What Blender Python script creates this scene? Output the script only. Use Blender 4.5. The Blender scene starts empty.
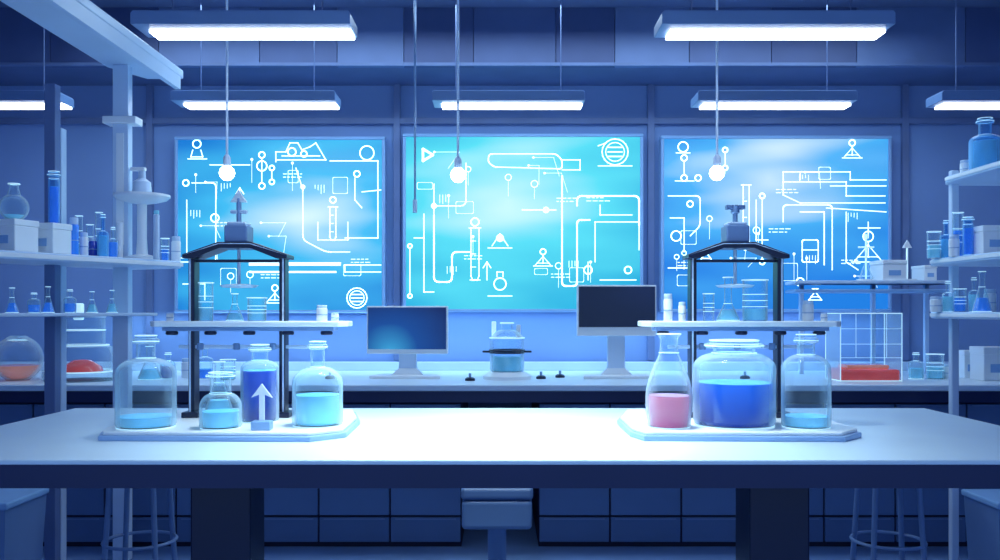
import bpy, bmesh, math, random
from mathutils import Vector
random.seed(11)
S=bpy.context.scene
S.view_settings.view_transform='Standard'
H=1.35; F=900.0
TOP=0.93
def X(px,d): return (px-500)*d/F
def Zp(py,d): return H-(py-310)*d/F

# ------------------------------------------------ materials
def srgb(r,g,b):
    f=lambda c:(c/255/12.92) if c/255<=0.04045 else ((c/255+0.055)/1.055)**2.4
    return (f(r),f(g),f(b),1)
def mat(name,col,rough=0.5,metal=0,emis=None,es=0,var=0.0,scale=3,trans=0,coat=0):
    m=bpy.data.materials.new(name); m.use_nodes=True
    nt=m.node_tree; p=nt.nodes['Principled BSDF']
    p.inputs['Base Color'].default_value=col
    p.inputs['Roughness'].default_value=rough
    p.inputs['Metallic'].default_value=metal
    p.inputs['Transmission Weight'].default_value=trans
    p.inputs['Coat Weight'].default_value=coat
    if emis:
        p.inputs['Emission Color'].default_value=emis
        p.inputs['Emission Strength'].default_value=es
    if var>0:
        tc=nt.nodes.new('ShaderNodeTexCoord'); n=nt.nodes.new('ShaderNodeTexNoise')
        n.inputs['Scale'].default_value=scale
        r=nt.nodes.new('ShaderNodeValToRGB')
        r.color_ramp.elements[0].position=0.3; r.color_ramp.elements[1].position=0.7
        r.color_ramp.elements[0].color=(col[0]*(1-var),col[1]*(1-var),col[2]*(1-var),1)
        r.color_ramp.elements[1].color=(min(1,col[0]*(1+var)),min(1,col[1]*(1+var)),min(1,col[2]*(1+var)),1)
        nt.links.new(tc.outputs['Object'],n.inputs['Vector'])
        nt.links.new(n.outputs['Fac'],r.inputs['Fac'])
        nt.links.new(r.outputs['Color'],p.inputs['Base Color'])
    return m
def glassmat(name,tint,edge,lo=0.06,hi=0.85,blend=0.35,es=0.0):
    m=bpy.data.materials.new(name); m.use_nodes=True; nt=m.node_tree
    p=nt.nodes['Principled BSDF']; out=nt.nodes['Material Output']
    p.inputs['Base Color'].default_value=edge; p.inputs['Roughness'].default_value=0.08
    t=nt.nodes.new('ShaderNodeBsdfTransparent'); t.inputs['Color'].default_value=tint
    lw=nt.nodes.new('ShaderNodeLayerWeight'); lw.inputs['Blend'].default_value=blend
    mr=nt.nodes.new('ShaderNodeMapRange'); mr.inputs['To Min'].default_value=lo; mr.inputs['To Max'].default_value=hi
    mr.inputs['From Min'].default_value=0.05; mr.inputs['From Max'].default_value=0.8
    mx=nt.nodes.new('ShaderNodeMixShader')
    nt.links.new(lw.outputs['Facing'],mr.inputs['Value']); nt.links.new(mr.outputs[0],mx.inputs[0])
    nt.links.new(t.outputs[0],mx.inputs[1]); nt.links.new(p.outputs[0],mx.inputs[2])
    nt.links.new(mx.outputs[0],out.inputs['Surface'])
    return m
M={}
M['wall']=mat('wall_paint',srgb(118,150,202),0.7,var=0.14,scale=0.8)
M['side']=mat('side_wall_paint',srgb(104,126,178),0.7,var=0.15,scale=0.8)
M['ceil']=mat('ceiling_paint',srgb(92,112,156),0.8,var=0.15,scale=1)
M['pan1']=mat('panel_navy',srgb(80,99,146),0.5,var=0.12)
M['pan2']=mat('panel_blue',srgb(100,122,168),0.5,var=0.12)
M['pan3']=mat('panel_dark',srgb(68,85,132),0.5,var=0.12)
M['floor']=mat('floor_vinyl',srgb(120,155,205),0.22,var=0.15,scale=2)
M['white']=mat('white_laminate',srgb(242,249,255),0.28,var=0.02)
M['top']=mat('bench_laminate',srgb(214,238,255),0.34,var=0.03)
M['ctop']=mat('counter_laminate',srgb(222,240,255),0.36,var=0.03)
M['pale']=mat('pale_blue_paint',srgb(202,224,248),0.4,var=0.05)
M['edge']=mat('tray_edge',srgb(150,185,230),0.35,var=0.05)
M['steel']=mat('steel_blue',srgb(145,177,215),0.3,metal=0.4,var=0.05)
M['navy']=mat('navy_lacquer',srgb(22,36,82),0.35,var=0.08)
M['black']=mat('dark_metal',srgb(20,30,62),0.3,metal=0.1,var=0.05)
M['cab']=mat('cabinet_blue',srgb(86,118,166),0.42,var=0.12,scale=1.5)
M['gap']=mat('cabinet_gap',srgb(14,22,56),0.6,var=0.05)
M['steelh']=mat('lamp_housing',srgb(112,142,188),0.4,var=0.05)
M['frame']=mat('board_frame',srgb(140,182,228),0.4,var=0.05)
M['lamp']=mat('tube_light',(1,1,1,1),0.5,emis=srgb(240,248,255),es=8,var=0.01)
M['bulb']=mat('bulb_glow',(1,1,1,1),0.5,emis=srgb(215,238,255),es=8,var=0.01)
M['line']=mat('chalk_glow',(0.8,1,1,1),0.5,emis=srgb(226,250,255),es=1.2,var=0.01)
M['glass']=glassmat('clear_glass',(0.90,0.98,1,1),srgb(215,242,255),lo=0.05,hi=0.9,blend=0.25)
M['glassb']=glassmat('blue_glass',(0.5,0.78,1,1),srgb(150,212,255),0.12,0.85)
M['rim']=mat('glass_rim_glow',srgb(230,248,255),0.1,emis=srgb(190,238,255),es=0.6,var=0.02)  # faint glow painted into rings and rods, draws bright outlines on the glass
def liq(n,c,es=0.35): return mat(n,c,0.12,emis=c,es=es,var=0.25,scale=6,coat=0.6)  # slight emission added so the liquid looks luminous
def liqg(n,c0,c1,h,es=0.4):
    """liquid with an added self-glow: vertical gradient, darker towards the bottom"""
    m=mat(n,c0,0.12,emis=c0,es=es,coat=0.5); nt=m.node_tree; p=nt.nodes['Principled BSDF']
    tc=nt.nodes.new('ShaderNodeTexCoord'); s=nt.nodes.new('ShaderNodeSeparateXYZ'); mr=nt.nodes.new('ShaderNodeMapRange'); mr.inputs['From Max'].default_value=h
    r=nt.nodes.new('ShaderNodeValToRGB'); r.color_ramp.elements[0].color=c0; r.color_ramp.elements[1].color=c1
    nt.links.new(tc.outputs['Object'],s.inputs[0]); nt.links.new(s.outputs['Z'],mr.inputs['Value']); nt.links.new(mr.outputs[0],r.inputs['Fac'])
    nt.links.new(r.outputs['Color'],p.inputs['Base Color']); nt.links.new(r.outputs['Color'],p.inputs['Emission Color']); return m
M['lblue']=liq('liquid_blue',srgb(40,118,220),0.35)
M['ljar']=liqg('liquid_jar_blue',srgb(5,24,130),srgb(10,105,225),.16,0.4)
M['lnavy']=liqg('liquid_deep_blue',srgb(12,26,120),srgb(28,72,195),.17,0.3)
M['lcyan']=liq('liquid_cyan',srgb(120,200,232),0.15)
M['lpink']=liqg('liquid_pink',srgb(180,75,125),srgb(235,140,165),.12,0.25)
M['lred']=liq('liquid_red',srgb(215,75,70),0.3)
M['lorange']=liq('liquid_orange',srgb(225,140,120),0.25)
M['surf']=mat('liquid_surface_glow',srgb(120,208,245),0.1,emis=srgb(90,195,250),es=0.35,var=0.05)  # lighter glowing disc, paints the bright top of the liquid
M['surfp']=mat('liquid_surface_pink_glow',srgb(240,175,205),0.1,emis=srgb(240,150,195),es=0.2,var=0.05)  # same painted bright top, pink

def screenmat(name,edge,mid,hot,hx,hz,r1=1.0,streak=0.5,es=1.0):
    """luminous display picture: gradient between three colours (object coordinates, metres)"""
    m=bpy.data.materials.new(name); m.use_nodes=True; nt=m.node_tree; L=nt.links
    p=nt.nodes['Principled BSDF']; p.inputs['Base Color'].default_value=(0.01,0.02,0.05,1); p.inputs['Roughness'].default_value=0.25
    tc=nt.nodes.new('ShaderNodeTexCoord')
    mp=nt.nodes.new('ShaderNodeMapping'); mp.inputs['Location'].default_value=(-hx,0,-hz)
    L.new(tc.outputs['Object'],mp.inputs['Vector'])
    sc=nt.nodes.new('ShaderNodeVectorMath'); sc.operation='MULTIPLY'; sc.inputs[1].default_value=(1/r1,0,1.25/r1)
    L.new(mp.outputs[0],sc.inputs[0])
    ln=nt.nodes.new('ShaderNodeVectorMath'); ln.operation='LENGTH'; L.new(sc.outputs[0],ln.inputs[0])
    n=nt.nodes.new('ShaderNodeTexNoise'); n.inputs['Scale'].default_value=1.6; n.inputs['Detail'].default_value=1.5
    mp2=nt.nodes.new('ShaderNodeMapping'); mp2.inputs['Rotation'].default_value=(0,0.5,0); mp2.inputs['Scale'].default_value=(0.5,1,2.2)
    L.new(tc.outputs['Object'],mp2.inputs['Vector']); L.new(mp2.outputs[0],n.inputs['Vector'])
    ad=nt.nodes.new('ShaderNodeMath'); ad.operation='MULTIPLY_ADD'; ad.inputs[1].default_value=streak; 
    sb=nt.nodes.new('ShaderNodeMath'); sb.operation='SUBTRACT'; sb.inputs[1].default_value=0.5
    L.new(n.outputs['Fac'],sb.inputs[0]); L.new(sb.outputs[0],ad.inputs[0]); L.new(ln.outputs['Value'],ad.inputs[2])
    r=nt.nodes.new('ShaderNodeValToRGB'); e=r.color_ramp.elements
    e[0].position=0.0; e[0].color=hot; e[1].position=1.0; e[1].color=edge
    x=e.new(0.45); x.color=mid
    L.new(ad.outputs[0],r.inputs['Fac']); L.new(r.outputs['Color'],p.inputs['Emission Color'])
    p.inputs['Emission Strength'].default_value=es
    return m

# ------------------------------------------------ mesh helpers
def empty(name,loc=(0,0,0),rz=0):
    o=bpy.data.objects.new(name,None); o.location=loc; o.rotation_euler=(0,0,rz); o.empty_display_size=0.1
    S.collection.objects.link(o); return o
def mk(name,verts,faces,m,parent=None,loc=(0,0,0),smooth=False,rot=(0,0,0)):
    me=bpy.data.meshes.new(name); me.from_pydata([tuple(v) for v in verts],[],faces); me.materials.append(m)
    if smooth:
        for p in me.polygons: p.use_smooth=True
        me.set_sharp_from_angle(angle=math.radians(40))
    me.update()
    o=bpy.data.objects.new(name,me); o.location=loc; o.rotation_euler=rot
    S.collection.objects.link(o)
    if parent: o.parent=parent
    return o
def bevel(o,b,seg=2):
    if b>0:
        md=o.modifiers.new('bevel','BEVEL'); md.width=b; md.segments=seg; md.limit_method='ANGLE'
    return o
def box(name,x0,x1,y0,y1,z0,z1,m,parent=None,bev=0.0,rot=(0,0,0),seg=2):
    cx,cy,cz=(x0+x1)/2,(y0+y1)/2,(z0+z1)/2
    a,b,c=(x1-x0)/2,(y1-y0)/2,(z1-z0)/2
    v=[(-a,-b,-c),(a,-b,-c),(a,b,-c),(-a,b,-c),(-a,-b,c),(a,-b,c),(a,b,c),(-a,b,c)]
    f=[(0,3,2,1),(4,5,6,7),(0,1,5,4),(1,2,6,5),(2,3,7,6),(3,0,4,7)]
    return bevel(mk(name,v,f,m,parent,(cx,cy,cz),rot=rot),bev,seg)
def lathe(name,prof,m,parent=None,loc=(0,0,0),seg=32,rot=(0,0,0)):
    v=[];rings=[]
    for r,z in prof:
        if r<=1e-6: rings.append([len(v)]); v.append((0,0,z))
        else:
            rings.append(list(range(len(v),len(v)+seg)))
            for i in range(seg):
                a=2*math.pi*i/seg; v.append((r*math.cos(a),r*math.sin(a),z))
    f=[]
    for A,B in zip(rings,rings[1:]):
        for i in range(seg):
            j=(i+1)%seg
            if len(A)==1 and len(B)>1: f.append((A[0],B[j],B[i]))
            elif len(B)==1 and len(A)>1: f.append((A[i],A[j],B[0]))
            elif len(A)>1: f.append((A[i],A[j],B[j],B[i]))
    return mk(name,v,f,m,parent,loc,smooth=True,rot=rot)
def cyl(name,r,z0,z1,m,parent=None,loc=(0,0,0),seg=24,rot=(0,0,0)):
    b=min(r*0.2,(z1-z0)*0.25,0.006)
    return lathe(name,[(0,z0),(r-b,z0),(r,z0+b),(r,z1-b),(r-b,z1),(0,z1)],m,parent,loc,seg,rot)
def torus(name,R,r,m,parent=None,loc=(0,0,0),seg=32):
    return lathe(name,[(R+r*math.cos(t*math.pi/3),r*math.sin(t*math.pi/3)) for t in range(7)],m,parent,loc,seg)
def ccw(pts):
    a=sum(pts[i][0]*pts[(i+1)%len(pts)][1]-pts[(i+1)%len(pts)][0]*pts[i][1] for i in range(len(pts)))
    return pts[::-1] if a<0 else pts
def prism(name,pts,z0,z1,m,parent=None,bev=0.0,loc=(0,0,0)):
    pts=ccw(pts); n=len(pts); v=[(x,y,z0) for x,y in pts]+[(x,y,z1) for x,y in pts]
    f=[tuple(range(n-1,-1,-1)),tuple(range(n,2*n))]+[(i,(i+1)%n,(i+1)%n+n,i+n) for i in range(n)]
    return bevel(mk(name,v,f,m,parent,loc),bev)
def prismXZ(name,pts,y0,y1,m,parent=None,bev=0,loc=(0,0,0)):
    pts=ccw(pts); n=len(pts); v=[(x,y0,z) for x,z in pts]+[(x,y1,z) for x,z in pts]
    f=[tuple(range(n)),tuple(range(2*n-1,n-1,-1))]+[((i+1)%n,i,i+n,(i+1)%n+n) for i in range(n)]
    return bevel(mk(name,v,f,m,parent,loc),bev)
def rod(name,p0,p1,r,m,parent=None,seg=12):
    p0=Vector(p0);p1=Vector(p1);d=p1-p0
    o=lathe(name,[(0,0),(r,0),(r,d.length),(0,d.length)],m,parent,p0,seg)
    o.rotation_euler=d.to_track_quat('Z','Y').to_euler(); return o

# ------------------------------------------------ room shell
YB=6.3; XW=3.75; CZ=3.3
box('floor',-XW-.1,XW+.1,-1.0,YB+.1,-0.1,0,M['floor'])
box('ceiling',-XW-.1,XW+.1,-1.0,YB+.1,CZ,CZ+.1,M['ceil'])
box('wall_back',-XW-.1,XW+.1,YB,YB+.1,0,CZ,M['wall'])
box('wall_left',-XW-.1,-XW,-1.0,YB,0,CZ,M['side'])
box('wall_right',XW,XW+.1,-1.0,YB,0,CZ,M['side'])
bh=empty('ceiling_bulkhead',(0,5.8,2.92))
box('core',-XW,XW,0.03,0.5,0,CZ-2.92,M['pan1'],bh)
xs=[-3.75,-2.9,-2.2,-1.55,-1.05,-0.62,-0.17,0.36,0.74,1.22,1.75,2.3,3.0,3.75]
for i,(a,b) in enumerate(zip(xs,xs[1:])):
    box('panel_%d'%i,a+.002,b-.002,0,0.03,0.0,CZ-2.92,[M['pan1'],M['pan2'],M['pan3']][[0,2,1,0,1,2,0,2,1,0,2,1,0][i]],bh,0.001)
box('lip',-XW,XW,-0.02,0.0,-0.0,0.02,M['pan2'],bh)
for i,y in enumerate([1.6,3.2,4.8]):
    box('ceiling_beam' if i==0 else 'ceiling_beam.%03d'%i,-XW,XW,y-.06,y+.06,CZ-.08,CZ,M['pan2'])
for i,px in enumerate([150,397,651,905]):
    x=X(px,6.28)
    box('trim_%d'%(i+1),x-.022,x+.022,6.265,6.3,1.0,2.92,M['pan2'])
box('trim_5',-XW,XW,6.27,6.3,Zp(121,6.28)-.02,Zp(121,6.28)+.02,M['pan2'])
box('baseboard_left',-XW,-XW+.02,-1,4.9,0,.1,M['navy'])
box('baseboard_right',XW-.02,XW,-1,4.9,0,.1,M['navy'])

# ------------------------------------------------ display boards
BY=6.22
class Draw:
    def __init__(s,w=1.1): s.v=[];s.f=[];s.w=w
    def seg(s,a,b,w=None):
        w=(w or s.w)/2; ax,az=a;bx,bz=b
        dx,dz=bx-ax,bz-az; l=math.hypot(dx,dz) or 1; dx/=l;dz/=l
        nx,nz=-dz*w,dx*w; ex,ez=dx*w*.6,dz*w*.6
        n=len(s.v)
        s.v+=[(ax-ex+nx,az-ez+nz),(bx+ex+nx,bz+ez+nz),(bx+ex-nx,bz+ez-nz),(ax-ex-nx,az-ez-nz)]
        s.f.append((n,n+1,n+2,n+3))
    def pl(s,*p,w=None,close=False,r=0):
        p=list(p)
        if r>0:
            q=[];n=len(p)
            for i in range(n):
                if not close and i in(0,n-1): q.append(p[i]);continue
                P=Vector(p[i]);A=Vector(p[i-1]);B=Vector(p[(i+1)%n])
                u=(A-P);v=(B-P);k=min(r,u.length/2,v.length/2);u.normalize();v.normalize()
                for t in(0,.25,.5,.75,1):
                    a=P+u*k;b=P+v*k
                    q.append(tuple(a*(1-t)**2+P*2*t*(1-t)+b*t*t))
            p=q
        if close:p=p+[p[0]]
        for a,b in zip(p,p[1:]): s.seg(a,b,w)
    def circ(s,c,r,w=None,n=20):
        s.pl(*[(c[0]+r*math.cos(2*math.pi*i/n),c[1]+r*math.sin(2*math.pi*i/n)) for i in range(n)],close=True,w=w)
    def dot(s,c,r):
        n=len(s.v); s.v+=[(c[0]+r*math.cos(2*math.pi*i/12),c[1]+r*math.sin(2*math.pi*i/12)) for i in range(12)]
        s.f.append(tuple(range(n,n+12)))
    def rect(s,x0,z0,x1,z1,r=3,w=None): s.pl((x0,z0),(x1,z0),(x1,z1),(x0,z1),close=True,r=r,w=w)
    def bal(s,x,y,k=1):
        s.pl((x-10*k,y),(x+10*k,y)); s.pl((x-6*k,y-3*k),(x+6*k,y-3*k),w=.9); s.pl((x,y-3*k),(x,y-12*k)); s.circ((x,y-15*k),3*k,w=1); s.pl((x-8*k,y-1),(x,y-10*k),(x+8*k,y-1),w=.9)
    def flask(s,x,y,k=1):
        s.pl((x-2*k,y-14*k),(x-2*k,y-8*k),(x-8*k,y),(x+8*k,y),(x+2*k,y-8*k),(x+2*k,y-14*k)); s.pl((x-4*k,y-14*k),(x+4*k,y-14*k)); s.pl((x-5*k,y-4*k),(x+5*k,y-4*k))
    def tube(s,x,y0,y1,r=3):
        s.pl((x-r,y0),(x-r,y1-r),(x-r*.6,y1),(x+r*.6,y1),(x+r,y1-r),(x+r,y0)); s.pl((x-r-2,y0),(x+r+2,y0)); 
        for k in range(3): s.pl((x-r,y0+(y1-y0)*(k+1)/4),(x+r*.2,y0+(y1-y0)*(k+1)/4),w=.9)
    def arrow(s,x,y0,y1):
        s.pl((x,y0),(x,y1)); s.pl((x-4,y1+6),(x,y1),(x+4,y1+6))
    def badge(s,x,y,r):
        s.circ((x,y),r); s.circ((x,y),r*.72,w=.8)
        for k in(-.35,0,.35): s.pl((x-r*.55,y+k*r),(x+r*.55,y+k*r),w=1.3)
    def chain(s,x,y0,y1,r=3):
        s.circ((x,y0),r); s.pl((x,y0+r),(x,y1-r)); s.circ((x,y1),r)
    def text(s,x,y,n,rows=1):
        for j in range(rows):
            xx=x
            for i in range(n):
                l=random.uniform(1.5,5); s.pl((xx,y+j*3.2),(xx+l,y+j*3.2),w=.8); xx+=l+1.8
    def fine(s,x0,x1,y0,y1,n):
        """faint secondary schematic: wires, nodes, captions"""
        for i in range(n):
            x=random.uniform(x0+8,x1-30); y=random.uniform(y0+10,y1-30); k=i%6
            if k==0: s.pl((x,y),(x+random.uniform(10,26),y),(x+random.uniform(10,26),y+random.uniform(8,20)),w=.4); s.dot((x,y),1.2)
            elif k==1: s.text(x,y,4,2)
            elif k==2: s.circ((x,y),random.uniform(2,3.5),w=.6); s.pl((x,y+3),(x,y+random.uniform(12,26)),w=.4)
            elif k==3: s.rect(x,y,x+random.uniform(10,22),y+random.uniform(6,18),1.5,w=.4)
            elif k==4: s.pl((x,y),(x,y+random.uniform(15,28)),w=.4); s.dot((x,y),1.4)
            else:
                for q in range(4): s.pl((x+q*3,y),(x+q*3,y+random.uniform(3,9)),w=.6)
    def build(s,parent,ox,oz):
        v=[(X(px,BY)-ox,-0.004,Zp(py,BY)-oz) for px,py in s.v]
        return mk('diagram',v,s.f,M['line'],parent)
def board(x0,x1,y0,y1,sm,dr):
    cx=X((x0+x1)/2,BY); cz=Zp((y0+y1)/2,BY); w=(x1-x0)*BY/F/2; h=(y1-y0)*BY/F/2
    e=empty('display_board',(cx,BY,cz))
    box('screen',-w,w,0,0.04,-h,h,sm,e)
    t=0.022
    for n,a in (('frame_top',(-w-t,w+t,h,h+t)),('frame_bottom',(-w-t,w+t,-h-t,-h)),('frame_left',(-w-t,-w,-h,h)),('frame_right',(w,w+t,-h,h))):
        box(n,a[0],a[1],-0.012,0.08,a[2],a[3],M['frame'],e,0.005)
    dr.fine(x0,x1,y0,y1,22)
    dr.build(e,cx,cz)
    return e
s1=screenmat('display_left',srgb(18,122,210),srgb(64,188,240),srgb(215,246,255),0.15,-0.02,1.2,1.3,1.0)
s2=screenmat('display_center',srgb(14,165,214),srgb(84,222,240),srgb(205,250,255),-0.1,0.15,1.35,1.0,1.0)
s3=screenmat('display_right',srgb(30,126,224),srgb(70,176,243),srgb(218,243,255),-0.05,0.32,1.2,1.3,1.0)

d=Draw()
d.circ((197,144),4); d.pl((193,150),(191,157),(203,157),(201,150)); d.pl((188,159),(207,159))
d.pl((276,162),(276,152),(286,152),(290,143),(298,143),(302,150),(310,147),(316,143),(326,160),(276,160))
d.circ((292,152),4); d.circ((304,154),3); d.pl((282,156),(320,156))
d.pl((210,165),(250,165)); d.pl((330,161),(378,161),(378,238),(345,238)); d.circ((367,153),7)
d.pl((192,183),(216,183),(216,262),(200,262),r=4); d.circ((186,183),3)
d.chain(262,155,186); d.chain(272,168,182,2.5); d.circ((262,166),5)
d.pl((303,190),(303,240),(326,252),(350,252),r=5); d.pl((296,168),(303,190),r=3)
d.tube(333,207,240,3); d.circ((333,200),3); d.pl((318,222),(318,240),(348,240),(348,222),w=1)
d.pl((345,265),(381,265)); d.pl((345,272),(381,272)); d.pl((345,265),(345,272))
d.pl((250,264),(340,264),w=3.4); d.pl((250,272),(336,272),w=2)
d.badge(357,298,10); d.pl((187,200),(187,256)); d.pl((180,258),(204,258)); d.pl((180,262),(204,262)); d.arrow(240,206,188)
d.pl((355,178),(355,200),(362,208)); d.pl((362,192),(381,190)); d.circ((357,174),3)
d.dot((303,187),2.5); d.circ((215,218),4); d.pl((183,284),(205,284),(205,300)); d.bal(275,303,1)
board(178,382,140,310,s1,d)
d=Draw()
d.pl((423,149),(423,161),(433,155),close=True,w=2.4)
d.badge(615,152,13); d.pl((598,146),(606,143)); d.pl((598,166),(632,166),w=1)
d.pl((489,154),(556,154),(562,160),(562,169),(494,167),(488,162),close=True,r=3)
d.pl((562,160),(580,160),(580,170),(562,170)); d.pl((466,163),(466,206),(434,206),r=6)
d.pl((434,184),(434,216)); d.dot((434,206),3); d.pl((424,214),(424,292),(434,292),w=1.2)
d.pl((434,216),(434,282),(452,282),(452,252),(470,252),r=5,w=1.6); 
d.pl((562,176),(562,286),(577,286),(577,220),(590,220),r=4,w=1.6); d.pl((577,206),(577,196),(639,196),(639,225),r=5,w=1.6)
d.pl((595,222),(639,222),(639,250)); d.pl((595,222),(595,262)); d.pl((600,205),(600,215),(632,215))
d.tube(475,228,280,4); d.circ((475,222),4); d.pl((470,280),(480,280))
d.pl((488,248),(512,248)); d.dot((500,238),4); d.pl((492,246),(500,234),(508,246)); 
d.bal(543,266,0.95); d.circ((500,284),6); d.pl((497,277),(497,272),(503,272),(503,277)); d.pl((488,296),(512,296)); d.arrow(487,280,262)
d.pl((588,280),(588,262)); d.circ((588,270),4); d.pl((600,280),(636,280),w=1.2); d.circ((628,270),3.5); d.circ((612,291),3)
d.pl((414,238),(424,238)); d.pl((522,210),(556,210),w=1.2); d.circ((546,210),2.5); d.chain(410,246,296,2)
board(406,640,137,309,s2,d)
d=Draw()
d.circ((683,147),5); d.pl((676,153),(690,153)); d.chain(684,158,178,3); d.pl((675,181),(694,181)); d.circ((698,178),3)
d.pl((668,196),(700,196),(700,226),(690,236),r=4); d.circ((690,204),3); d.pl((668,268),(690,268),(690,304),w=1.2)
d.bal(852,158,1.0)
d.pl((783,172),(850,172),(850,180),(886,180)); d.pl((783,172),(783,195),(800,203),(885,203)); d.pl((783,182),(846,182),(846,196),(885,196))
d.pl((800,180),(800,172)); d.pl((830,186),(886,186)); d.pl((826,208),(886,212)); d.pl((783,222),(783,205),(832,205),(832,270),r=4)
d.pl((800,212),(824,212),(824,265),w=1.3); d.rect(802,240,818,262,2); d.pl((802,250),(818,250),w=1)
d.tube(746,185,250,3); d.chain(762,196,262,2.6); d.pl((756,200),(756,240),(768,240)); d.pl((846,212),(846,262),(858,270))
d.bal(868,262,1.7); d.pl((858,228),(880,228)); d.pl((868,222),(868,238)); d.flask(815,300,.8); d.pl((836,282),(886,282),w=1.4); d.circ((800,282),4)
d.pl((670,218),(684,218),(684,252)); d.circ((676,236),5); d.flask(706,262,.9); d.chain(725,150,168,2.5)
board(664,888,139,309,s3,d)

# ------------------------------------------------ ceiling lights
def fixture(x0,x1,d,name='pendant_tube_light'):
    z=2.55; a,b=X(x0,d),X(x1,d); e=empty(name,((a+b)/2,d,z)); w=(b-a)/2
    prismXZ('housing',[(-w,0.012),(w,0.012),(w,0.058),(w-.01,0.07),(-w+.01,0.07),(-w,0.058)],0,0.2,M['steelh'],e,0.003)
    box('tube_panel',-w+.05,w-.01,0.08,0.19,0,0.012,M['lamp'],e)
    for s in(-.7,.7): rod('cable',(s*w,0.11,0.07),(s*w,0.11,CZ-z),0.003,M['pan2'],e,8)
for a,b,dd in((130,350,3.81),(662,896,3.81),(170,335,5.2),(432,585,5.2),(698,858,5.2),(-100,58,5.2),(942,1100,5.2)):
    fixture(a,b,dd)
def bulb(px,py,d):
    z=Zp(py,d); e=empty('pendant_bulb_lamp',(X(px,d),d,z))
    lathe('bulb',[(0,-.038),(.018,-.034),(.033,-.018),(.038,0),(.033,.018),(.018,.034),(0,.038)],M['bulb'],e)
    lathe('socket',[(0,.03),(.018,.03),(.018,.075),(.008,.09),(0,.09)],M['pale'],e,seg=16)
    rod('cord',(0,0,.09),(0,0,CZ-z),.006,M['pale'],e,8)
bulb(227,173,4.4); bulb(458,175,4.4); bulb(717,173,4.4)
e=empty('service_pole',(X(415,4.9),4.9,CZ)); rod('tube',(0,0,0),(0,0,-1.35),.006,M['steel'],e,8); rod('plug',(0,0,-1.35),(0,0,-1.42),.012,M['pale'],e,8)

# ------------------------------------------------ back counter
CW=XW-.02
ct=empty('lab_counter',(0,5.04,0))
box('worktop',-CW,CW,0,1.25,TOP-.035,TOP,M['ctop'],ct,0.006)
box('fascia',-CW,CW,0.02,0.06,TOP-.1,TOP-.035,M['navy'],ct)
box('splash_ledge',-CW,CW,1.19,1.25,TOP,TOP+.06,M['pale'],ct,0.005)
for sgn in(-1,1):
    x0,x1=sorted((sgn*.22,sgn*CW))
    box('carcass',x0,x1,0.1,1.2,0.0,TOP-.1,M['gap'],ct)
    k=0; x=.22
    while x<3.6:
        a,b=sorted((sgn*x,sgn*min(x+.406,CW)))
        for j,(z0,z1) in enumerate(((.03,.17),(.182,.5),(.512,.815))):
            box('drawer_%d_%d'%(k,j),a+.005,b-.005,0.08,0.1,z0,z1,M['cab'],ct,0.003)
            box('grip_%d_%d'%(k,j),a+.03,b-.03,0.074,0.08,z1-.012,z1-.006,M['steelh'],ct)
        x+=.406;k+=1

# ------------------------------------------------ foreground bench
lb=empty('lab_bench',(0,2.52,0))
box('worktop',-1.82,1.82,0,1.337,TOP-.014,TOP,M['top'],lb,0.004)
box('apron',-1.82,1.82,0.004,1.33,TOP-.08,TOP-.014,M['navy'],lb)
for i,s in enumerate((-1,1)):
    box('leg_front_%d'%i,s*.84-.09,s*.84+.09,.18,.32,0,TOP-.08,M['black'],lb,0.006)
    box('leg_back_%d'%i,s*1.06-.09,s*1.06+.09,1.05,1.19,0,TOP-.08,M['black'],lb,0.006)

# ------------------------------------------------ glassware
def neckprof(r,h,nr,sh,sf):
    b=r*.14
    P=[(0,0),(r-b,0),(r-b*.3,b*.3),(r,b),(r,sh)]
    for k in range(1,9):
        t=k/8*math.pi/2
        P.append((nr+(r-nr)*math.cos(t)**1.2,sh+(r-nr)*sf*math.sin(t)))
    P+=[(nr,h*.9),(nr*1.4,h*.91),(nr*1.4,h*.955),(nr*1.15,h*.965),(nr*1.15,h)]
    return P
def bottle(name,loc,r,h,liqm=None,lev=.5,nr=None,sh=None,glass=None,surf=None,seg=36,sf=.75):
    nr=nr or r*.34; sh=sh or h*.55
    sf=min(sf,(h*.88-sh)/(r-nr)) if r>nr else sf
    e=empty(name,loc)
    lathe('glass_body',neckprof(r,h,nr,sh,sf),glass or M['glass'],e,seg=seg)
    rr=max(.0018,r*.022)
    torus('lip',nr*1.15,rr,M['rim'],e,(0,0,h-rr),seg=24)
    torus('collar',nr*1.4,rr*.8,M['rim'],e,(0,0,h*.93),seg=24)
    torus('foot',r-rr*2,rr*.9,M['rim'],e,(0,0,rr),seg=seg)
    torus('shoulder_ring',nr*1.05,rr*.7,M['rim'],e,(0,0,sh+(r-nr)*sf),seg=24)
    if liqm:
        g=.93*r; L=min(h*lev,sh)
        lathe('liquid',[(0,.006),(g*.9,.006),(g,.02),(g,L),(0,L)],liqm,e,seg=seg)
        lathe('liquid_surface_glow',[(g*.99,L+.001),(0,L+.001)],surf or M['surf'],e,seg=seg)
    return e
def beaker(name,loc,r,h,liqm=None,lev=.5,glass=None,surf=None):
    e=empty(name,loc)
    lathe('glass_body',[(0,0),(r*.92,0),(r,r*.1),(r,h*.96),(r*1.06,h)],glass or M['glass'],e)
    torus('lip',r*1.05,max(.002,r*.03),M['rim'],e,(0,0,h))
    for k in(.35,.5,.65): torus('graduation',r,.0012,M['rim'],e,(0,0,h*k))
    if liqm:
        lathe('liquid',[(0,.004),(r*.88,.004),(r*.93,r*.12),(r*.93,h*lev),(0,h*lev)],liqm,e)
        lathe('liquid_surface_glow',[(r*.92,h*lev+.001),(0,h*lev+.001)],surf or M['surf'],e)
    return e
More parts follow.
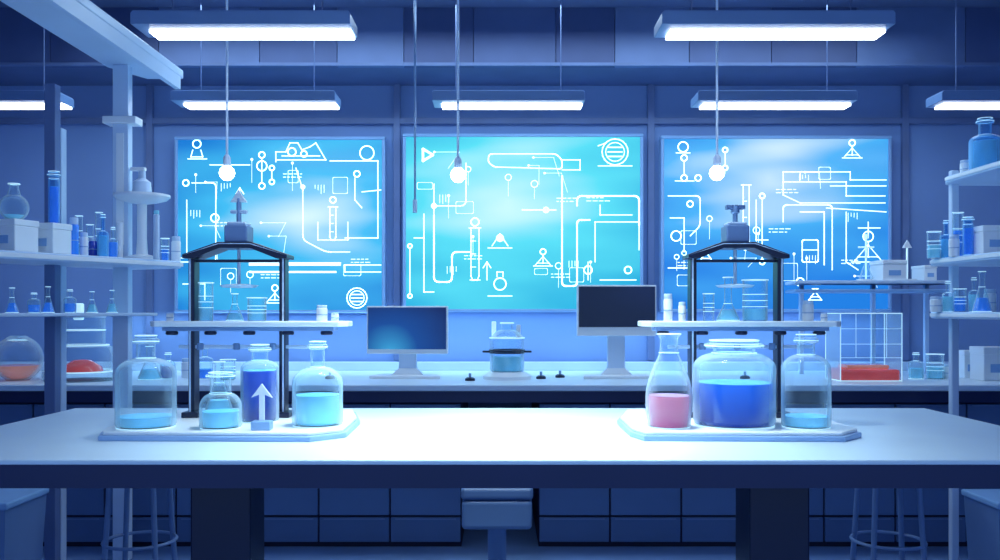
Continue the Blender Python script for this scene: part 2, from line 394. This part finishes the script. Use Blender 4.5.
def flask(name,loc,r,h,liqm=None,lev=.4,nr=None,n=.62,surf=None,bulge=0):
    e=empty(name,loc)
    nr=nr or r*.3; n=h*n
    def rad(z):
        t=max(0,min(1,(z-r*.25)/(n*.96-r*.25))); return r*.98+(nr*1.15-r*.98)*t+bulge*math.sin(math.pi*t)
    zs=[r*.25+(n*.96-r*.25)*k/8 for k in range(9)]
    lathe('glass_body',[(0,0),(r*.93,0),(r,r*.12)]+[(rad(z),z) for z in zs]+[(nr,n*1.05),(nr,h*.95),(nr*1.35,h)],M['glass'],e)
    rr=max(.002,r*.025)
    torus('lip',nr*1.3,rr,M['rim'],e,(0,0,h)); torus('foot',r*.95,rr,M['rim'],e,(0,0,.003)); torus('neck_ring',nr*1.1,rr*.7,M['rim'],e,(0,0,n))
    if liqm:
        L=h*lev; ls=[z for z in zs if z<L]+[L]
        lathe('liquid',[(0,.004),(r*.86,.004),(r*.92,r*.14)]+[(rad(z)*.92,z) for z in ls]+[(0,L)],liqm,e)
        lathe('liquid_surface_glow',[(rad(L)*.91,L+.001),(0,L+.001)],surf or M['surf'],e)
    return e
def roundflask(name,loc,r,h,liqm=None,lev=.45):
    e=empty(name,loc); P=[(0,0),(r*.45,0)]
    for k in range(1,12):
        t=-math.pi/2+.47+k*(math.pi-.75)/12
        P.append((r*math.cos(t),r*.92+r*math.sin(t)))
    nr=r*.3; P+=[(nr,max(h*.9,r*1.9)),(nr,h*.96),(nr*1.3,h)]
    lathe('glass_body',P,M['glass'],e); torus('lip',nr*1.25,.003,M['rim'],e,(0,0,h))
    if liqm:
        Q=[(0,.005)]
        for k in range(0,9):
            t=-math.pi/2+.3+k*(math.pi/2*lev*2-.3)/8
            Q.append((r*.92*math.cos(t),r*.92+r*.92*math.sin(t)))
        Q.append((0,Q[-1][1])); lathe('liquid',Q,liqm,e)
    return e
def canister(name,loc,r,h,m=None,lid=None):
    e=empty(name,loc)
    lathe('jar',[(0,0),(r*.95,0),(r,.006),(r,h*.78),(r*.85,h*.82),(0,h*.82)],m or M['white'],e,seg=24)
    lathe('lid',[(0,h*.82),(r*.9,h*.82),(r*.92,h*.84),(r*.92,h*.98),(r*.85,h),(0,h)],lid or M['pale'],e,seg=24)
    torus('label_band',r,.002,M['steel'],e,(0,0,h*.4),seg=24)
    return e
def carton(name,loc,w,dp,h,m=None,rz=0):
    e=empty(name,loc,rz)
    box('box_body',-w/2,w/2,-dp/2,dp/2,0,h*.8,m or M['white'],e,.004)
    box('lid',-w/2-.003,w/2+.003,-dp/2-.003,dp/2+.003,h*.8,h,m or M['white'],e,.004)
    box('label',-w*.25,w*.25,-dp/2-.003,-dp/2,h*.25,h*.5,M['frame'],e)
    return e

# ------------------------------------------------ apparatus
PT=TOP+.03
def base_tray(x0,x1):
    e=empty('apparatus_tray',((x0+x1)/2,3.2,TOP)); w=(x1-x0)/2
    pts=[(-w*.92,-.32),(w*.76,-.34),(w,-.24),(w*.98,.1),(w*.84,.36),(-w*.84,.36),(-w,.1),(-w,-.22)]
    prism('tray_slab',pts,0,.018,M['edge'],e,.004)
    prism('tray_top',[(a*.97,b*.97) for a,b in pts],.018,.03,M['white'],e,.004)
    return e
def press(xl,xr,dx0,dx1,kind):
    cx=(xl+xr)/2; D=3.3; e=empty('titration_press_stand',(cx,D,PT)); w=(xr-xl)/2
    zt=Zp(258,D)-PT; zc=Zp(243,D)-PT; zcap=Zp(226,D)-PT
    for s in(-1,1):
        box('post_%s'%('l' if s<0 else 'r'),s*w-.011,s*w+.011,-.03,.03,0,zt,M['black'],e,.003)
        box('post_strip',s*w+s*.004-.003,s*w+s*.004+.003,-.033,-.03,.02,zt,M['pale'],e)
        box('foot_block',s*w-.03,s*w+.03,-.05,.05,0,.02,M['black'],e,.003)
    R=w+.024
    prismXZ('crosshead',[(-R,zt-.004),(-R,zt+.010),(-.06,zc),(.06,zc),(R,zt+.010),(R,zt-.004),(R-.04,zt-.004),(.055,zc-.022),(-.055,zc-.022),(-R+.04,zt-.004)],-.06,.06,M['black'],e,.003)
    prismXZ('crosshead_highlight',[(-R+.005,zt+.008),(-.058,zc-.005),(.058,zc-.005),(R-.005,zt+.008),(.056,zc-.008),(-.056,zc-.008)],-.062,-.06,M['pale'],e)
    box('tie_bar',-w,w,-.012,.012,zt-.016,zt-.006,M['black'],e)
    box('cap',-.042,.042,-.045,.045,zc,zcap,M['steelh'],e,.006)
    box('cap_top',-.034,.034,-.037,.037,zcap,zcap+.012,M['pale'],e,.004)
    zk=(Zp(190 if kind=='l' else 204,D)-PT)
    cyl('screw',.009,zcap+.012,zk-.03,M['steel'],e)
    if kind=='l':
        prismXZ('arrow_finial',[(-.03,zk-.045),(.03,zk-.045),(0,zk)],-.008,.008,M['white'],e,.002)
        box('knob_bar',-.03,.03,-.008,.008,zcap+.045,zcap+.058,M['pale'],e,.003)
    else:
        box('knob_bar',-.035,.035,-.012,.012,zk-.02,zk-.004,M['steelh'],e,.003)
        cyl('knob',.016,zk-.035,zk-.004,M['steel'],e)
    cyl('ram',.006,zt-.1,zc-.022,M['pale'],e)
    lathe('ram_disc',[(0,zt-.11),(.06,zt-.108),(.07,zt-.1),(.02,zt-.095),(0,zt-.095)],M['pale'],e)
    zd=Zp(321,D)-PT; a,b=dx0-cx,dx1-cx
    prism('deck',[(a,-.03),(a+.03,-.07),(b-.03,-.07),(b,-.03),(b,.06),(a,.06)],zd-.02,zd,M['white'],e,.004)
    box('deck_clamp',a+.05,b-.05,-.05,.04,zd-.036,zd-.02,M['steelh'],e,.003)
    for i in range(5):
        x=a+.08+(b-a-.16)*i/4
        cyl('deck_ring_%d'%i,.022,zd-.05,zd-.036,M['black'],e,(x,-.03,0))
    box('clamp_bar',a+.1,b-.1,-.02,.01,zd-.1,zd-.088,M['pale'],e,.003)
    for s in(-.8,0,.8): cyl('clamp_knob',.012,zd-.105,zd-.08,M['steelh'],e,(s*w,-.03,0))
    return e,zd+PT
base_tray(-1.32,-.505); base_tray(.43,1.19)
e,zd=press(-1.122,-.792,-1.272,-.55,'l'); press(.704,1.02,.513,1.24,'r')
Dk=3.3
beaker('measuring_cylinder',(X(206,Dk),Dk,zd),.026,.14,M['lcyan'],.35)
beaker('reagent_beaker',(X(257,Dk),Dk,zd),.034,.085,M['lcyan'],.5)
flask('conical_flask',(X(234,Dk),Dk+.01,zd),.032,.1,M['lcyan'],.3)
canister('sample_jar',(X(322,Dk),Dk,zd),.02,.058); canister('sample_jar',(X(335,Dk),Dk,zd),.014,.03)
canister('sample_jar',(X(170,Dk),Dk,zd),.013,.03)
beaker('reagent_beaker',(X(755,Dk),Dk,zd),.045,.15,M['lcyan'],.3)
flask('volumetric_flask',(X(728,Dk),Dk,zd),.042,.16,M['lcyan'],.25,nr=.014,n=.4)
beaker('reagent_beaker',(X(706,Dk)+.01,Dk,zd),.02,.1,None)
canister('sample_jar',(X(808,Dk),Dk,zd),.02,.075); canister('sample_jar',(X(668,Dk),Dk,zd),.016,.1)
canister('sample_jar',(X(682,Dk),Dk,zd),.013,.07); canister('sample_jar',(X(824,Dk),Dk,zd),.012,.03)
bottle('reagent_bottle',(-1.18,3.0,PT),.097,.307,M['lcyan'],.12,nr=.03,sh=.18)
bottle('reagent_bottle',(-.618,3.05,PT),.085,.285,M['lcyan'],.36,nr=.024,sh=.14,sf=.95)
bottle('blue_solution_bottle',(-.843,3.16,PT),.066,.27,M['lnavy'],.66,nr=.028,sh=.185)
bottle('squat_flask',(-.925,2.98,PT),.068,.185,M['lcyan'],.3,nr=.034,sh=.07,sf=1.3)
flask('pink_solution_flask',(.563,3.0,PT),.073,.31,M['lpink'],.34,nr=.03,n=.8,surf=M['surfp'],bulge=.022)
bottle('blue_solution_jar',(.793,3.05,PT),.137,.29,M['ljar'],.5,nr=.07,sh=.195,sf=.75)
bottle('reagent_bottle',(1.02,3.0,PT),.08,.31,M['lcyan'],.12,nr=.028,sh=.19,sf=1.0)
flask('conical_flask',(-1.03,3.3,PT),.055,.2,M['lcyan'],.3)
e=empty('arrow_sign',(-.775,2.93,PT))
box('base',-.032,.032,-.02,.02,0,.03,M['frame'],e,.004)
prismXZ('arrow',[(-.008,.03),(.008,.03),(.008,.115),(.034,.105),(0,.15),(-.034,.105),(-.008,.115)],-.005,.005,M['white'],e)

# ------------------------------------------------ monitors
def monitor(x0,x1,y0,y1,d,scr,rz,name,chin):
    cx=X((x0+x1)/2,d); w=(x1-x0)*d/F/2; zt=Zp(y0,d)-TOP; zb=Zp(y1,d)-TOP
    e=empty(name,(cx,d,TOP),rz)
    box('housing',-w,w,0,.035,zb,zt,M['white'],e,.006)
    box('screen',-w+.01,w-.01,-.004,0.002,zb+chin,zt-.01,scr,e)
    box('rear_bulge',-w*.5,w*.5,.035,.07,zb+.04,zt-.05,M['pale'],e,.01)
    box('neck',-.055,.055,.02,.05,.02,zb+.08,M['pale'],e,.006)
    prismXZ('neck_flare',[(-.1,.02),(.1,.02),(.055,.06),(-.055,.06)],.015,.055,M['white'],e)
    prism('base',[(-.22,-.08),(.22,-.08),(.19,.1),(-.19,.1)],0,.02,M['white'],e,.005)
    return e
sc1=screenmat('monitor_blue_screen',srgb(8,26,90),srgb(16,76,160),srgb(70,190,245),-.1,-.14,.45,.4,.8)
sc2=screenmat('monitor_dark_screen',srgb(8,10,36),srgb(14,22,54),srgb(24,36,84),.2,.15,.6,.3,.5)
monitor(366,448,306,354,5.55,sc1,math.radians(-4),'computer_monitor',.03)
monitor(577,657,285,336,5.55,sc2,math.radians(3),'computer_monitor',.055)

e=empty('hotplate_stirrer',(X(507,5.5),5.5,TOP))
lathe('base',[(0,0),(.15,0),(.15,.02),(.13,.03),(.11,.045),(0,.045)],M['white'],e)
lathe('vessel',[(0,.045),(.1,.045),(.105,.06),(.105,.25),(.07,.29),(.035,.3),(.035,.34)],M['glass'],e)
lathe('fluid',[(0,.05),(.095,.05),(.095,.14),(0,.14)],M['lcyan'],e)
for z in(.16,.175): torus('band',.108,.005,M['black'],e,(0,0,z))
torus('band',.106,.004,M['rim'],e,(0,0,.25))
box('clamp',-.15,.15,-.02,.02,.16,.172,M['black'],e,.003)
torus('lip',.04,.005,M['rim'],e,(0,0,.34)); cyl('vial_l',.014,.25,.35,M['rim'],e,(-.08,0,0)); cyl('vial_r',.014,.25,.33,M['white'],e,(.07,.02,0))
for px,d in((541,5.5),(560,5.6),(470,5.35),(330,5.5),(745,5.5)):
    e=empty('counter_socket',(X(px,d),d,TOP)); lathe('puck',[(0,0),(.03,0),(.03,.012),(.02,.02),(0,.02)],M['black'],e); cyl('stem',.008,.02,.045,M['steel'],e)

e=empty('bell_jar_reactor',(X(82,5.4),5.4,TOP))
lathe('dish',[(0,0),(.21,0),(.215,.02),(.215,.05),(.2,.052),(0,.052)],M['glass'],e)
lathe('red_fluid',[(0,.053),(.12,.053),(.11,.08),(.05,.12),(0,.125)],M['lred'],e)
lathe('dome',[(.19,.053),(.19,.16),(.17,.2),(.13,.215),(.13,.23),(.13,.38)],M['glass'],e)
for z,r in((.055,.2),(.21,.15),(.38,.13),(.3,.13)): torus('ring',r,.004,M['rim'],e,(0,0,z))
cyl('spout_l',.03,.36,.46,M['rim'],e,(-.02,0,0)); cyl('spout_r',.02,.38,.43,M['white'],e,(.07,0,0)); cyl('collar',.135,.375,.39,M['pale'],e)
roundflask('round_bottom_flask',(X(18,5.4),5.4,TOP),.14,.24,M['lorange'],.4)
bottle('reagent_bottle',(X(205,5.5),5.5,TOP),.05,.2,M['lblue'],.3); canister('sample_jar',(X(188,5.6),5.6,TOP),.04,.12)
bottle('reagent_bottle',(X(168,5.5),5.5,TOP),.045,.16,M['lnavy'],.5); beaker('reagent_beaker',(X(228,5.45),5.45,TOP),.045,.12,M['lcyan'],.5)
flask('conical_flask',(X(150,5.45),5.45,TOP),.07,.2,M['lcyan'],.3)

e=empty('specimen_tank',(X(863,5.4),5.4,TOP)); w=.18;h=.4
box('red_base',-w*.98,w*.98,-.11,.11,.0,.07,M['lred'],e,.015)
box('red_lid',-w*.7,w*.7,-.08,.08,.07,.095,M['lorange'],e,.01)
box('glass',-w,w,-.12,.12,.0,h,M['glass'],e)
for sx in(-1,1):
    for sy in(-1,1): rod('edge',(sx*w,sy*.12,0),(sx*w,sy*.12,h),.003,M['rim'],e,6)
for z in(.004,h):
    for sy in(-1,1): rod('edge',(-w,sy*.12,z),(w,sy*.12,z),.003,M['rim'],e,6)
    for sx in(-1,1): rod('edge',(sx*w,-.12,z),(sx*w,.12,z),.003,M['rim'],e,6)
for i in range(1,4): rod('grid',(-w+2*w*i/4,-.121,.14),(-w+2*w*i/4,-.121,h),.0014,M['rim'],e,6)
for z in(.14,.22,.31): rod('grid',(-w,-.121,z),(w,-.121,z),.0014,M['rim'],e,6)

e=empty('counter_riser_shelf',(2.3,5.8,TOP))
for z in(.53,.585): prism('shelf',[(-.45,-.16),(.55,-.2),(.6,-.1),(.6,.2),(-.4,.2)],z,z+.02,M['frame'] if z<.55 else M['pale'],e,.004)
for x in(-.32,.15,.5): box('post',x-.012,x+.012,.1,.13,0,.53,M['pale'],e)
for x in(-.32,.15,.5): box('post_top',x-.012,x+.012,.1,.13,.55,.585,M['steel'],e)
zr=TOP+.605
carton('book_box',(X(888,5.75),5.75,zr),.15,.2,.13); carton('book_box',(X(924,5.8),5.8,zr),.08,.18,.1)
def stand(px,d,z,h,kind=0):
    e=empty('retort_stand',(X(px,d),d,z)); box('base',-.05,.05,-.035,.035,0,.012,M['white'],e,.003); cyl('rod',.006,.012,h,M['rim'],e)
    if kind: prismXZ('arrow_head',[(-.03,h-.03),(.03,h-.03),(0,h+.02)],-.006,.006,M['white'],e)
    else:
        lathe('cone',[(.045,.012),(.008,.12),(0,.12)],M['glass'],e,seg=16); cyl('finial',.014,h,h+.03,M['rim'],e); rod('arm',(-.05,0,h*.8),(.05,0,h*.8),.005,M['rim'],e)
stand(866,5.75,zr,.27); stand(907,5.72,zr,.24,1)

# ------------------------------------------------ left rack (angled)
A=Vector((-1.75,5.0)); DR=Vector((-.447,-.894)); PR=Vector((-.894,.447)); ZL=1.62
def P(t,s): v=A+DR*t+PR*s; return (v.x,v.y)
def Tpx(px,s):
    k=(px-500)/F; return (5*k+.447*k*s+1.75+.894*s)/(.894*k-.447)
def L(px,s,z=ZL):
    x,y=P(Tpx(px,s),s); return (x,y,z)
rk=empty('glassware_rack',(0,0,0))
prism('upper_shelf',[P(0,.03),P(.04,0),P(2.0,0),P(2.0,.42),P(0,.42)],ZL-.04,ZL,M['pale'],rk,.006)
prism('upper_shelf_edge',[P(0.02,-.008),P(2.0,-.008),P(2.0,0),P(0.02,0)],ZL-.03,ZL-.01,M['white'],rk)
prism('lower_shelf',[P(.1,.1),P(2.0,.1),P(2.0,.42),P(.1,.42)],1.318,1.335,M['pale'],rk,.004)
for i,(t,s,z,hw,m) in enumerate(((.25,.2,2.67,.042,'pale'),(.6,.3,2.5,.028,'pan2'),(.5,.36,2.3,.012,'pale'),(1.5,.3,2.67,.03,'pale'))):
    x,y=P(t,s)
    if i==3: x=-1.95; y=2.6
    box('post_%d'%i,x-hw,x+hw,y-.03,y+.03,0,z,M[m],rk,.004)
x,y=P(.25,.2); box('post_bracket',x-.09,x+.09,y-.05,y+.05,2.35,2.39,M['white'],rk,.005); box('post_inset',x-.02,x+.02,y-.036,y-.03,1.7,2.3,M['white'],rk)
prism('canopy',[(-1.81,5.15),(-2.02,5.15),(-2.14,4.9),(-2.14,2.4),(-1.81,2.4)],2.67,2.72,M['pale'],rk,.008)
prism('canopy_flange',[(-1.84,5.1),(-1.81,5.1),(-1.81,2.4),(-1.84,2.4)],2.6,2.67,M['pale'],rk)
carton('storage_carton',L(14,.12),.15,.14,.15,rz=-.3); roundflask('round_bottom_flask',L(14,.12,ZL+.15),.065,.17,M['lcyan'],.3)
carton('storage_carton',L(50,.13),.15,.12,.15,rz=-.3); bottle('blue_cylinder_bottle',L(54,.13,ZL+.15),.026,.26,M['lblue'],.7,nr=.022,sh=.22,glass=M['glassb'])
canister('sample_jar',L(74,.1),.022,.19,M['lblue']); canister('sample_jar',L(84,.1),.02,.12); canister('sample_jar',L(93,.12),.02,.1,M['lnavy'])
bottle('reagent_bottle',L(103,.08),.028,.22,M['lcyan'],.5,glass=M['glassb']); bottle('reagent_bottle',L(113,.08),.025,.16,M['lblue'],.5)
for px,h in((66,.14),(79,.22),(90,.18),(99,.25),(32,.1)):
    beaker('measuring_cylinder',L(px,.26),.018,h,random.choice([M['lcyan'],M['lblue']]),random.uniform(.3,.7))
e=empty('pedestal_dispenser',L(142,.1))
lathe('base',[(0,0),(.09,0),(.09,.015),(.03,.03),(.025,.12),(.025,.3),(.08,.31),(.13,.325),(.145,.34),(.145,.352),(.0,.352)],M['white'],e)
lathe('pump_bottle',[(0,.352),(.045,.352),(.05,.37),(.045,.42),(.02,.44),(.018,.48),(0,.48)],M['pale'],e,seg=20)
box('pump_head',-.06,.02,-.014,.014,.48,.5,M['white'],e,.004)
cyl('side_tube',.016,0.0,.24,M['pale'],e,(.1,-.06,0)); cyl('side_tube_b',.018,0.0,.2,M['white'],e,(-.1,-.05,0)); cyl('side_tube_c',.014,0.0,.27,M['lcyan'],e,(.07,.02,0))
canister('sample_jar',L(176,.06),.025,.14); beaker('reagent_beaker',L(165,.03),.022,.12,M['lblue'],.5)
for px,h in((12,.12),(34,.1),(48,.13),(70,.12),(92,.11),(112,.12)):
    (bottle if px%4 else flask)('reagent_bottle' if px%4 else 'conical_flask',L(px,.2,1.335),.03,h,random.choice([M['lcyan'],M['lblue']]),.4)

# ------------------------------------------------ right rack
rr=empty('glassware_rack',(0,0,0))
def rsh(x0,z,yb=4.9,n='shelf'):
    prism(n,[(x0+.08,3.4),(x0,3.5),(x0,yb-.12),(x0+.04,yb-.03),(x0+.12,yb),(3.1,yb),(3.1,3.4)],z-.035,z,M['pale'],rr,.006)
    prism(n+'_edge',[(x0-.008,3.5),(x0,3.5),(x0,yb-.12),(x0-.008,yb-.12)],z-.024,z-.008,M['white'],rr)
rsh(2.29,1.62,n='shelf_mid'); rsh(2.29,1.34,n='shelf_low'); rsh(2.37,2.06,n='shelf_top')
for i,(x,y) in enumerate(((2.42,4.82),(2.95,4.82),(2.95,3.5),(2.42,3.5))): box('post_%d'%i,x,x+.04,y,y+.04,0,2.1,M['pale'],rr,.006)
def R(px,d,z): return (X(px,d),d,z)
bottle('reagent_bottle',R(985,4.6,2.06),.075,.27,M['lcyan'],.55,nr=.03,sh=.15,glass=M['glassb'])
canister('sample_jar',R(966,4.75,2.06),.03,.08)
for px,h,m in((934,.16,'a'),(946,.2,'b'),(958,.24,'c'),(972,.12,'b'),(990,.15,'d')):
    dd=4.72
    if m=='a': beaker('reagent_beaker',R(px,dd,1.62),.034,.14,M['lcyan'],.5)
    elif m=='b': bottle('reagent_bottle',R(px,dd,1.62),.03,h,M['lcyan'],.5,glass=M['glassb'])
    elif m=='c': beaker('reagent_beaker',R(px,dd,1.62),.026,h,M['lblue'],.6)
    else: canister('sample_jar',R(px,dd,1.62),.035,h)
carton('storage_carton',R(990,4.4,1.62),.12,.1,.14); bottle('blue_cylinder_bottle',R(968,4.45,1.62),.024,.19,M['lblue'],.7,nr=.02,sh=.15,glass=M['glassb'])
canister('sample_jar',R(954,4.55,1.62),.025,.11)
for px,h,m in((936,.08,'d'),(948,.16,'b'),(960,.12,'c'),(974,.18,'b'),(990,.12,'d')):
    dd=4.7
    if m=='b': bottle('reagent_bottle',R(px,dd,1.34),.028,h,M['lcyan'],.5)
    elif m=='c': beaker('reagent_beaker',R(px,dd,1.34),.03,h,M['lblue'],.6)
    else: canister('sample_jar',R(px,dd,1.34),.03,h)
flask('conical_flask',R(982,4.45,1.34),.045,.2,M['lblue'],.35)
for px,h,m in((916,.16,'b'),(935,.15,'c'),(950,.09,'d')):
    if m=='b': bottle('reagent_bottle',R(px,5.5,TOP),.045,h,M['lcyan'],.4)
    elif m=='c': beaker('reagent_beaker',R(px,5.5,TOP),.05,h,M['lcyan'],.5)
    else: canister('sample_jar',R(px,5.5,TOP),.04,h)
carton('storage_carton',R(990,5.4,TOP),.16,.16,.2); carton('storage_carton',R(966,5.6,TOP),.08,.12,.17)

# ------------------------------------------------ stools & bins
def stool(x,y,sz,name,legs=True):
    e=empty(name,(x,y,0))
    if legs:
        lathe('seat',[(0,sz-.04),(.15,sz-.04),(.165,sz-.02),(.155,sz),(0,sz)],M['steelh'],e)
        for i in range(4):
            a=math.pi/4+i*math.pi/2; c,s=math.cos(a),math.sin(a)
            rod('leg_%d'%i,(c*.14,s*.14,sz-.04),(c*.18,s*.18,0),.013,M['steelh'],e)
        torus('foot_ring',.165,.008,M['steelh'],e,(0,0,.25))
    else:
        box('seat',-.17,.17,-.15,.15,sz-.06,sz,M['cab'],e,.02,seg=4)
        box('seat_housing',-.165,.165,-.145,.145,sz-.2,sz-.06,M['cab'],e,.02,seg=3)
        cyl('column',.045,.08,sz-.2,M['steelh'],e)
        for i in range(5):
            a=i*2*math.pi/5+.3; rod('foot_%d'%i,(0,0,.09),(math.cos(a)*.25,math.sin(a)*.25,.05),.018,M['steelh'],e)
            lathe('caster_%d'%i,[(0,0),(.02,.005),(.028,.025),(.02,.045),(0,.05)],M['black'],e,(math.cos(a)*.25,math.sin(a)*.25,0),12)
stool(X(497,4.35),4.35,.52,'swivel_stool',False)
stool(X(888,4.3),4.3,.62,'lab_stool'); stool(X(140,4.3),4.3,.62,'lab_stool')
def bin_(x,y,w,h,name):
    e=empty(name,(x,y,0)); a=w/2;b=a*.85
    v=[(-b,-b,0),(b,-b,0),(b,b,0),(-b,b,0),(-a,-a,h),(a,-a,h),(a,a,h),(-a,a,h)]
    mk('body',v,[(0,3,2,1),(0,1,5,4),(1,2,6,5),(2,3,7,6),(3,0,4,7),(4,5,6,7)],M['steelh'],e)
    box('lid',-a-.01,a+.01,-a-.01,a+.01,h,h+.03,M['frame'],e,.008); box('handle',-.06,.06,-a-.03,-a,h-.08,h-.06,M['steel'],e)
bin_(2.35,4.12,.3,.47,'waste_bin'); bin_(-2.22,3.9,.34,.52,'waste_bin')

# ------------------------------------------------ lights
def area(name,loc,sx,sy,power,col,rot=(0,0,0),spread=math.pi):
    l=bpy.data.lights.new(name,'AREA'); l.shape='RECTANGLE'; l.size=sx; l.size_y=sy; l.energy=power; l.color=col; l.spread=spread
    o=bpy.data.objects.new(name,l); o.location=loc; o.rotation_euler=rot; S.collection.objects.link(o); return o
area('ceiling_fill',(0,3.0,3.2),.8,.6,24,(.78,.95,1),spread=math.radians(65))  # added fill to brighten the bench centre, no fixture there
area('ceiling_fill.001',(0,5.3,3.15),5,.3,48,(.6,.82,1))  # added fill over the back counter, not a real panel
area('ceiling_fill.002',(0,0.4,3.2),4,1.2,24,(.6,.78,1))  # added soft fill above the camera end of the room
area('under_board_fill',(0,6.15,1.34),5.4,.04,12,(.4,.72,1))  # added fill that brightens the wall below the boards
w=bpy.data.worlds.new('world'); S.world=w; w.use_nodes=True
bg=w.node_tree.nodes['Background']; bg.inputs[0].default_value=(.23,.40,.76,1); bg.inputs[1].default_value=1.12

cam=bpy.data.cameras.new('camera'); cam.sensor_width=36; cam.lens=32.4; cam.shift_y=.03
co=bpy.data.objects.new('camera',cam); co.location=(0,0,H); co.rotation_euler=(math.pi/2,0,0); S.collection.objects.link(co); S.camera=co
